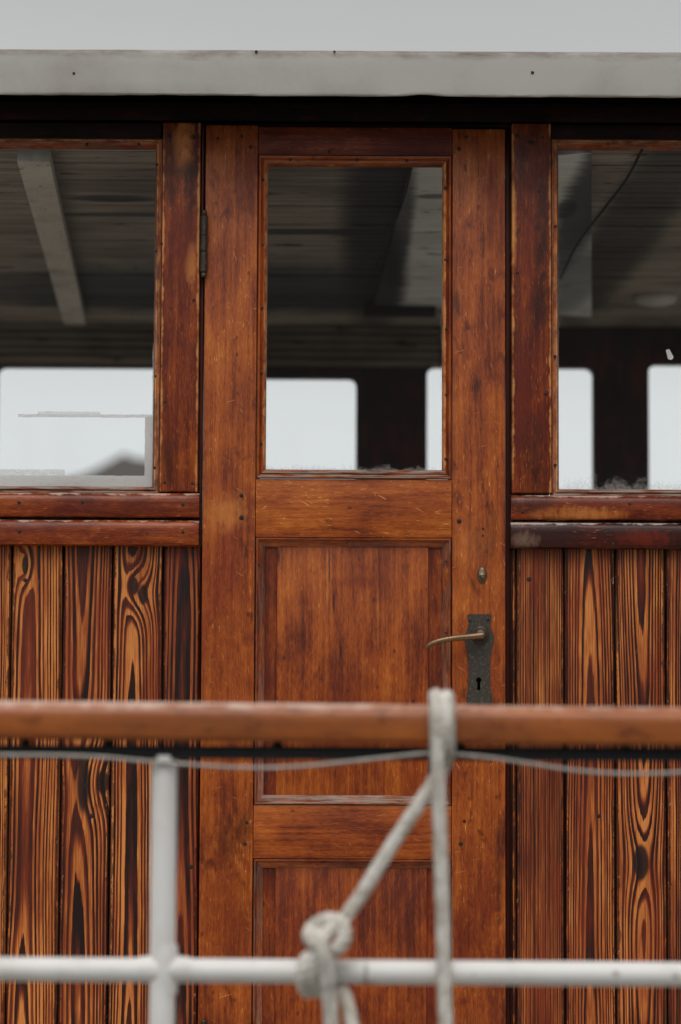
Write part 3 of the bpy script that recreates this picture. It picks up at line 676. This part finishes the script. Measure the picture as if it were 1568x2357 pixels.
wr = wall(right_ed, specsR, 1262, 1370, None)
screws(wl, [(58, 1335), (210, 1878), (440, 1995)], .0004, .0050, None)
screws(wr, [(1218, 1333), (1378, 1878)], .0004, .0050, None)
bm = bmesh.new(); box(bm, -XE, XE, -.02, .05, .0, .0985, .003); obj('coaming', bm, M_black, house)

# ---- shell of the cabin: ends, far wall with its windows, floor, ceiling
M_end = boards_mat('cabin_lining', lin(120, 108, 96), lin(70, 56, 44), 'z')
M_farw = teak('far_wall_wood', False, .24, 61, red=.0, flecks=.1)
M_floor = boards_mat('cabin_floor_boards', lin(214, 200, 180), lin(170, 150, 128), 'y')
M_gend = glass('added_end_glass', -9, 9, -9, 9, (.003,) * 4, dust=0.0)
for sgn in (-1, 1):
    bm = bmesh.new(); e0, e1 = min(sgn * XE, sgn * (XE + .05)), max(sgn * XE, sgn * (XE + .05))
    for (y0, y1, za, zb_) in ((-.01, YD + .06, 0, .55), (-.01, YD + .06, 2.03, zf0 + .029), (-.01, .10, 0.5503, 2.0297), (1.2, 1.4, 0.5503, 2.0297), (2.35, YD + .06, 0.5503, 2.0297)):
        box(bm, e0, e1, y0, y1, za, zb_)
    ew = obj('end_wall', bm, M_end, house)
    for (y0, y1) in ((.1003, 1.1997), (1.4003, 2.3497)):  # unseen end windows, added to let more light into the cabin
        bm = bmesh.new(); box(bm, sgn * (XE + .02), sgn * (XE + .023), y0, y1, 0.5503, 2.0297); obj('pane', bm, M_gend, ew, False)  # pane of the added, unseen end window
bm = bmesh.new(); box(bm, -XE, XE, .06, YD, .06, .09); obj('cabin_floor', bm, M_floor, house)
# far wall: rounded openings, built as a grid wall with holes
zw0 = Z(784, 1190, YD)
far = [(-200, -20, 845), (-8, 548, 845), (570, 820, 870), (983, 1366, 845), (1494, 1900, 838)]
def rrect(x0, x1, z0, z1, r, n=6):
    P = []
    for cx, cz, a0 in ((x1 - r, z1 - r, 0), (x0 + r, z1 - r, 90), (x0 + r, z0 + r, 180), (x1 - r, z0 + r, 270)):
        P += [(cx + r * math.cos(rad(a0 + 90 * i / n)), cz + r * math.sin(rad(a0 + 90 * i / n))) for i in range(n + 1)]
    return P
bm = bmesh.new(); holes = []
z_top = ZC + .03; xs = [-XE]
for (u0, u1, vt) in far:
    x0, x1, zt = max(X(u0, 950, YD), -XE + .06), min(X(u1, 950, YD), XE - .06), Z((max(u0, 0) + min(u1, 1568)) / 2, vt, YD)
    holes.append((x0, x1, zw0, zt)); xs += [x0, x1]
xs.append(XE)
for i in range(0, len(xs), 2): box(bm, xs[i], xs[i + 1], YD, YD + .045, .06, z_top)
for (x0, x1, z0, z1) in holes:
    box(bm, x0 + .0003, x1 - .0003, YD, YD + .045, .06, z0); box(bm, x0 + .0003, x1 - .0003, YD, YD + .045, z1, z_top)
    r = .026                                             # rounded corner fillets
    for cx, sx in ((x0, 1), (x1, -1)):
        for cz, sz in ((z0, 1), (z1, -1)):
            P = [(cx, cz)] + [(cx + sx * (r - r * math.sin(rad(90 * i / 8))), cz + sz * (r - r * math.cos(rad(90 * i / 8)))) for i in range(9)]
            prism(bm, P, YD + .0008, YD + .044)
farw = obj('far_wall', bm, M_farw, house, False)
for (x0, x1, z0, z1) in holes:
    bm = bmesh.new(); box(bm, x0 - .002, x1 + .002, YD + .02, YD + .023, z0 - .002, z1 + .002)
    obj('pane', bm, glass('far_glass', x0, x1, z0, z1, (.003, .003, .003, .003), refl=.3, dust=0.0), farw, False)
# cornice of beaded boards along the top of the far wall
M_corn = boards_mat('cornice_paint', lin(150, 138, 124), lin(88, 74, 60), 'z')
bm = bmesh.new(); xa, xb = -XE + .002, X(1012, 780, YD)
for k in range(5):
    zc_ = Z(500, 750 + k * 18.5, YD); tube(bm, [Vector((xa, YD - .012, zc_)), Vector((xb, YD - .012, zc_ - .012))], .0135, 10)
    box(bm, xa, xb, YD - .014, YD - .0005, zc_ - .025, zc_ - .004)
obj('cornice', bm, M_corn, house)
# ceiling of narrow boards running along the house
M_ceil = boards_mat('ceiling_boards_paint', lin(176, 166, 154), lin(86, 74, 62), 'y', .6, [(.10, .9, .11, 1.9, .92), (.74, .9, .10, 1.7, .8), (-.3, 1.95, 1.0, .42, .85), (-.08, 1.02, .3, .05, .9), (-.55, .62, .12, .04, .9), (-.5, .8, .25, .03, .8), (-.22, .55, .08, .03, .8)])  # large patches paint a dark reflection in the glass and far-end shade
bm = bmesh.new(); yb = .056; k = 0
while yb < YD - .002:
    y2 = min(yb + .058, YD - .001)
    b = bmesh.new(); box(b, -XE + .001, XE - .001, yb, y2 - .004, ZC - .012 + random.uniform(-.002, .002), ZC + .01, .0025, 2); merge(bm, b); yb += .058
box(bm, -XE + .001, XE - .001, .056, YD - .0005, ZC + .0105, ZC + .03)
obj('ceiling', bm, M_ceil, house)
zu = ZC - .0155
M_batt = paint('batten_paint', lin(226, 220, 212), lin(110, 96, 82), 500, .6, .6, 6, .3, .2)
bm = bmesh.new(); slab(bm, [onz(40, 340, zu), onz(115, 340, zu), onz(197, 725, zu), onz(148, 725, zu)], .03)
obj('ceiling_batten', bm, M_batt, house)
# peeling pale blue panel; the dark either side is painted on the ceiling boards
BP_ = lambda u, v: (onz(u, v, ZC - .0155).x, onz(u, v, ZC - .0155).y)
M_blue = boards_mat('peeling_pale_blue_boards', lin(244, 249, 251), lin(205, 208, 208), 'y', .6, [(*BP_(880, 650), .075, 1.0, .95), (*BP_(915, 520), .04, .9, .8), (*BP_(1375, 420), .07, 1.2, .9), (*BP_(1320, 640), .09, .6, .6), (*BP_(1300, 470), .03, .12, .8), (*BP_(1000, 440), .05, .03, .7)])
M_dkt = boards_mat('dark_stained_timber', lin(46, 36, 29), lin(22, 16, 13), 'y')
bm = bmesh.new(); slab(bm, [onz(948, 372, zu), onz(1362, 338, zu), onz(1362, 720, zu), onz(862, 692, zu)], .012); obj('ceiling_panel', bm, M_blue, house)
p0, p1 = onz(838, 693, zu), onz(1004, 693, zu)
bm = bmesh.new(); box(bm, p0.x, p1.x, p0.y, p0.y + .06, zu - .04, zu - .0005, .003); obj('ceiling_beam', bm, M_dkt, house)
for pts in ([(1478, 345), (1440, 415), (1390, 480), (1330, 560), (1290, 640)], [(948, 380), (925, 470), (885, 560), (850, 655)]):
    bm = bmesh.new(); tube(bm, spline([onz(u, v, zu - .026) for u, v in pts], 8), .0032, 8); obj('cable', bm, M_black, house)
lc = onz(1510, 683, zu)
bm = bmesh.new(); tube(bm, [lc + Vector((0, 0, d)) for d in (.001, -.008, -.018, -.024, -.026)], [.062, .062, .055, .035, .004], 28)
obj('ceiling_lamp', bm, paint('lamp_white', lin(205, 203, 198), rough=.4), house)

# ================================================================ THE RAILING in front
YR = -1.56
rail = thing('ship_railing', 'white tubular ship railing with a varnished wooden handrail in front of the cabin door', 'railing', (0, YR, 0))
def R(u, v, dy=0.0): return W(u, v, YR + dy) - Vector((0, YR, 0))
M_hand = teak('handrail_wood', True, -.01, 71, gloss=.42, flecks=.3, spec=.3, blotch=.8, coat=.15, tan=.5, edge_lo=.5, edge_min=.014, edges=(R(784, 1618).z + .006,), edge_col=lin(214, 190, 176), edge_w=.021)  # pale top band: bleached wear with the sky reflection painted in
M_white = paint('white_gloss_paint', lin(226, 223, 219), lin(170, 160, 148), 700, .42, .35, 9, .12, .0)
bm = bmesh.new()
a, b = R(-420, 1652), R(2000, 1677); n = 60
sec = []
for cx, cz, rr, a0, k in ((.010, .0065, .022, 0, 9), (-.010, .0065, .022, 90, 9), (-.024, -.0205, .008, 180, 5), (.024, -.0205, .008, 270, 5)):
    sec += [(cx + rr * math.cos(rad(a0 + 90 * i / (k - 1))), cz + rr * math.sin(rad(a0 + 90 * i / (k - 1)))) for i in range(k)]
tube(bm, [a + (b - a) * i / n + Vector((0, 0, mnoise.noise(Vector((i * .4, 2, 0))) * .0006)) for i in range(n + 1)], 1.0, prof=sec)
obj('handrail', bm, M_hand, rail)
bm = bmesh.new()                                   # steel flat bar the handrail is screwed to
a, b = R(-420, 1727), R(2000, 1737); tube(bm, [a, b], 1.0, prof=[(-.016, -.0105), (.016, -.0105), (.016, .0095), (-.016, .0095)])
for u in (60, 250, 640, 1060, 1440):
    p = R(u, 1708 + u * .007); tube(bm, [p - Vector((0, 0, .012)), p + Vector((0, 0, .012))], .008, 10)
obj('support_bar', bm, M_black, rail)
bm = bmesh.new()
p = R(379, 1738); tube(bm, [Vector((p.x, 0, .0)), Vector((p.x, 0, .04)), Vector((p.x, 0, p.z))], [.0188] * 3, 24)
jc = R(379, 2231)
tube(bm, [jc + Vector((0, 0, d)) for d in (-.036, -.026, -.014, 0, .014, .026, .036)], [.0184, .0193, .0208, .0216, .0208, .0193, .0184], 24)
obj('stanchion', bm, M_white, rail)
for u in (-420, 1995):
    bm = bmesh.new(); q = R(u, 1700); tube(bm, [Vector((q.x, 0, 0)), Vector((q.x, 0, q.z - .01))], .0188, 24); obj('stanchion', bm, M_white, rail)
bm = bmesh.new(); a, b = R(-420, 2227), R(2000, 2246); tube(bm, [a + (b - a) * i / 30 for i in range(31)], .0178, 24)
for sgn in (-1, 1): tube(bm, [jc + (b - a).normalized() * sgn * d for d in (.0, .020, .030, .040)], [.0212, .0204, .0188, .0176], 24)
sx_ = lambda u, v, ru, rv, c, a: (R(u, v).x, R(u, v).z, ru * .00065, rv * .00065, c, a)
M_lrail = paint('white_gloss_paint_stained', lin(226, 223, 219), lin(170, 160, 148), 700, .42, .35, 9, .12, marks_xz=(sx_(842, 2236, 5, 26, lin(120, 104, 88), .7), sx_(846, 2262, 16, 10, lin(96, 82, 68), .7), sx_(1090, 2240, 5, 5, lin(130, 118, 104), .6), sx_(1413, 2238, 9, 7, lin(104, 94, 84), .7), sx_(1550, 2243, 8, 6, lin(124, 112, 100), .6)))
obj('lower_rail', bm, M_lrail, rail)

# thin wire laced under the handrail
wire = [(-420, 1745), (-150, 1733), (0, 1737), (120, 1738), (230, 1742), (330, 1751), (420, 1758), (520, 1765), (610, 1767), (700, 1763), (800, 1753), (900, 1742), (985, 1734), (1060, 1737), (1140, 1745), (1220, 1757), (1320, 1772), (1420, 1780), (1500, 1780), (1568, 1777), (1750, 1760), (1990, 1745)]
bm = bmesh.new(); tube(bm, spline([W(u, v, YR - .024) for u, v in wire], 6), .0027, 8)
wr_o = obj('wire', bm, metal('galvanised_wire', lin(142, 136, 128), lin(178, 172, 164), .45, .6, 90, .35))
wr_o['label'] = 'thin grey wire sagging in waves just below the wooden handrail'; wr_o['category'] = 'wire'

# ================================================================ ROPE
def rope_mesh(bm, path, r, pitch=.030, strands=3, n=8):
    """laid rope: strands twisted round the path"""
    P = [Vector(p) for p in path]; out = [P[0]]; step = .004       # resample evenly
    acc = 0
    for a, b in zip(P, P[1:]):
        d = (b - a).length
        if d < 1e-6: continue
        t = step - acc
        while t <= d: out.append(a + (b - a) * t / d); t += step
        acc = d - (t - step)
    P = out; t0 = (P[1] - P[0]).normalized(); up = Vector((0, 1, 0)) if abs(t0.y) < .9 else Vector((1, 0, 0))
    nrm = (up - t0 * up.dot(t0)).normalized(); fr = []
    for i, p in enumerate(P):
        t = (P[min(i + 1, len(P) - 1)] - P[max(i - 1, 0)]).normalized(); nrm = (nrm - t * nrm.dot(t)).normalized(); fr.append((p, nrm.copy(), t.cross(nrm)))
    for s_ in range(strands):
        pts = []
        for i, (p, a, b) in enumerate(fr):
            th = 2 * math.pi * (i * step / pitch + s_ / strands); pts.append(p + (a * math.cos(th) + b * math.sin(th)) * r * .50)
        tube(bm, pts, r * .53, n)
M_rope = NT('weathered_rope'); M_rope.xyz(); v_ = M_rope.obj
q1 = M_rope.noise(v_, 700, 3, .6); q2 = M_rope.noise(v_, 38, 5, .65)
cr_ = M_rope.mix(M_rope.mr(q2, .35, .7), lin(230, 225, 216), lin(182, 172, 158)); cr_ = M_rope.mix(M_rope.mr(q1, .35, .7, 0, .35), cr_, lin(110, 100, 88))
M_rope.bsdf(Base_Color=cr_, Roughness=.9, Normal=M_rope.bump(q1, .6, .002), Specular_IOR_Level=.15); M_rope = M_rope.m
RR = .0112
def Q(u, v, dy): return W(u, v, YR + dy)
bm = bmesh.new()
# standing part up the front, a round turn over the handrail, away to the knot
c0 = -.045
pth = [Q(1028, 2470, -.034), Q(1026, 2356, -.034), Q(1022, 2240, -.034), Q(1018, 2080, -.036), Q(1013, 1920, -.040), Q(1008, 1790, -.044), Q(1006, 1700, c0), Q(1004, 1650, c0), Q(1004, 1618, -.034),
       Q(1003, 1604, -.012), Q(1004, 1603, .012), Q(1008, 1625, .036), Q(1014, 1670, .044), Q(1020, 1725, .030), Q(1026, 1748, .004), Q(1031, 1730, -.030), Q(1032, 1690, -.047), Q(1031, 1650, -.046), Q(1029, 1618, -.034),
       Q(1028, 1606, -.010), Q(1030, 1606, .014), Q(1033, 1640, .040), Q(1034, 1700, .042), Q(1026, 1755, .018), Q(1004, 1790, -.006), Q(965, 1850, -.018), Q(900, 1948, -.022), Q(840, 2045, -.026), Q(795, 2112, -.034)]
rope_mesh(bm, spline(pth, 10), RR)
# knot: a hitch round its own standing part, then two turns round the lower rail
knot = [Q(795, 2112, -.034), Q(775, 2128, -.040), Q(752, 2150, -.052), Q(728, 2166, -.056), Q(714, 2160, -.046), Q(716, 2140, -.030), Q(738, 2121, -.030), Q(766, 2116, -.036), Q(788, 2130, -.046), Q(794, 2154, -.054), Q(784, 2177, -.056), Q(762, 2190, -.046), Q(738, 2196, -.034), Q(716, 2200, -.036),
        Q(703, 2216, -.046), Q(699, 2244, -.044), Q(701, 2270, -.026), Q(712, 2280, .004), Q(722, 2250, .034), Q(732, 2205, .030), Q(736, 2168, .002), Q(733, 2150, -.034), Q(738, 2168, -.064), Q(746, 2200, -.068), Q(752, 2240, -.062), Q(756, 2280, -.052), Q(760, 2320, -.046), Q(764, 2370, -.044), Q(768, 2480, -.044)]
rope_mesh(bm, spline(knot, 10), RR * 1.06)
turn = [Q(742, 2172, -.036), Q(726, 2196, -.048), Q(722, 2226, -.050), Q(724, 2262, -.036), Q(736, 2282, -.004), Q(752, 2270, .026), Q(770, 2262, .030), Q(786, 2276, .010), Q(797, 2300, -.016), Q(808, 2345, -.028), Q(822, 2430, -.034), Q(826, 2480, -.036)]
rope_mesh(bm, spline(turn, 10), RR * .98)
ro = obj('rope', bm, M_rope, None, True, 60)
ro['label'] = 'pale twisted rope looped over the wooden handrail and knotted to the white lower rail'; ro['category'] = 'rope'
# ================================================================ DECK, WATER, HILL
bm = bmesh.new(); box(bm, -6, 6, -1.75, 4.2, -.06, 0); struct('deck', bm, boards_mat('deck_boards', lin(206, 196, 180), lin(168, 156, 140), 'y'))
s = NT('harbour_water'); s.xyz(); w1 = s.noise(s.obj, .8, 5, .6)
s.bsdf(Base_Color=lin(62, 72, 76), Roughness=.15, Normal=s.bump(w1, .5, .2)); M_wat = s.m
bm = bmesh.new(); vs = [bm.verts.new(p) for p in ((-3000, -3000, -1.6), (3000, -3000, -1.6), (3000, 3000, -1.6), (-3000, 3000, -1.6))]; bm.faces.new(vs); struct('water', bm, M_wat)
YH = 420.0
bm = bmesh.new(); ridge = [(-900, 1330), (-400, 1260), (-150, 1185), (40, 1135), (120, 1110), (190, 1092), (230, 1074), (262, 1056), (285, 1043), (305, 1052), (340, 1058), (420, 1085), (520, 1120), (640, 1165), (900, 1240), (1500, 1340)]
rows = []
for (u, v) in ridge:
    p = W(u, v, YH)
    rows.append([bm.verts.new((p.x, YH - 60 - p.z * .8, -2)), bm.verts.new((p.x, YH - 20, p.z * .55 - .5)), bm.verts.new(p), bm.verts.new((p.x, YH + 40, p.z * .5)), bm.verts.new((p.x, YH + 120, -2))])
for a, b in zip(rows, rows[1:]):
    for j in range(4): bm.faces.new((a[j], b[j], b[j + 1], a[j + 1]))
s = NT('hill_cover'); s.xyz(); h1 = s.noise(s.obj, .08, 6, .65)
s.bsdf(Base_Color=s.mix(h1, lin(66, 61, 58), lin(92, 85, 80)), Roughness=.9); struct('hill', bm, s.m)
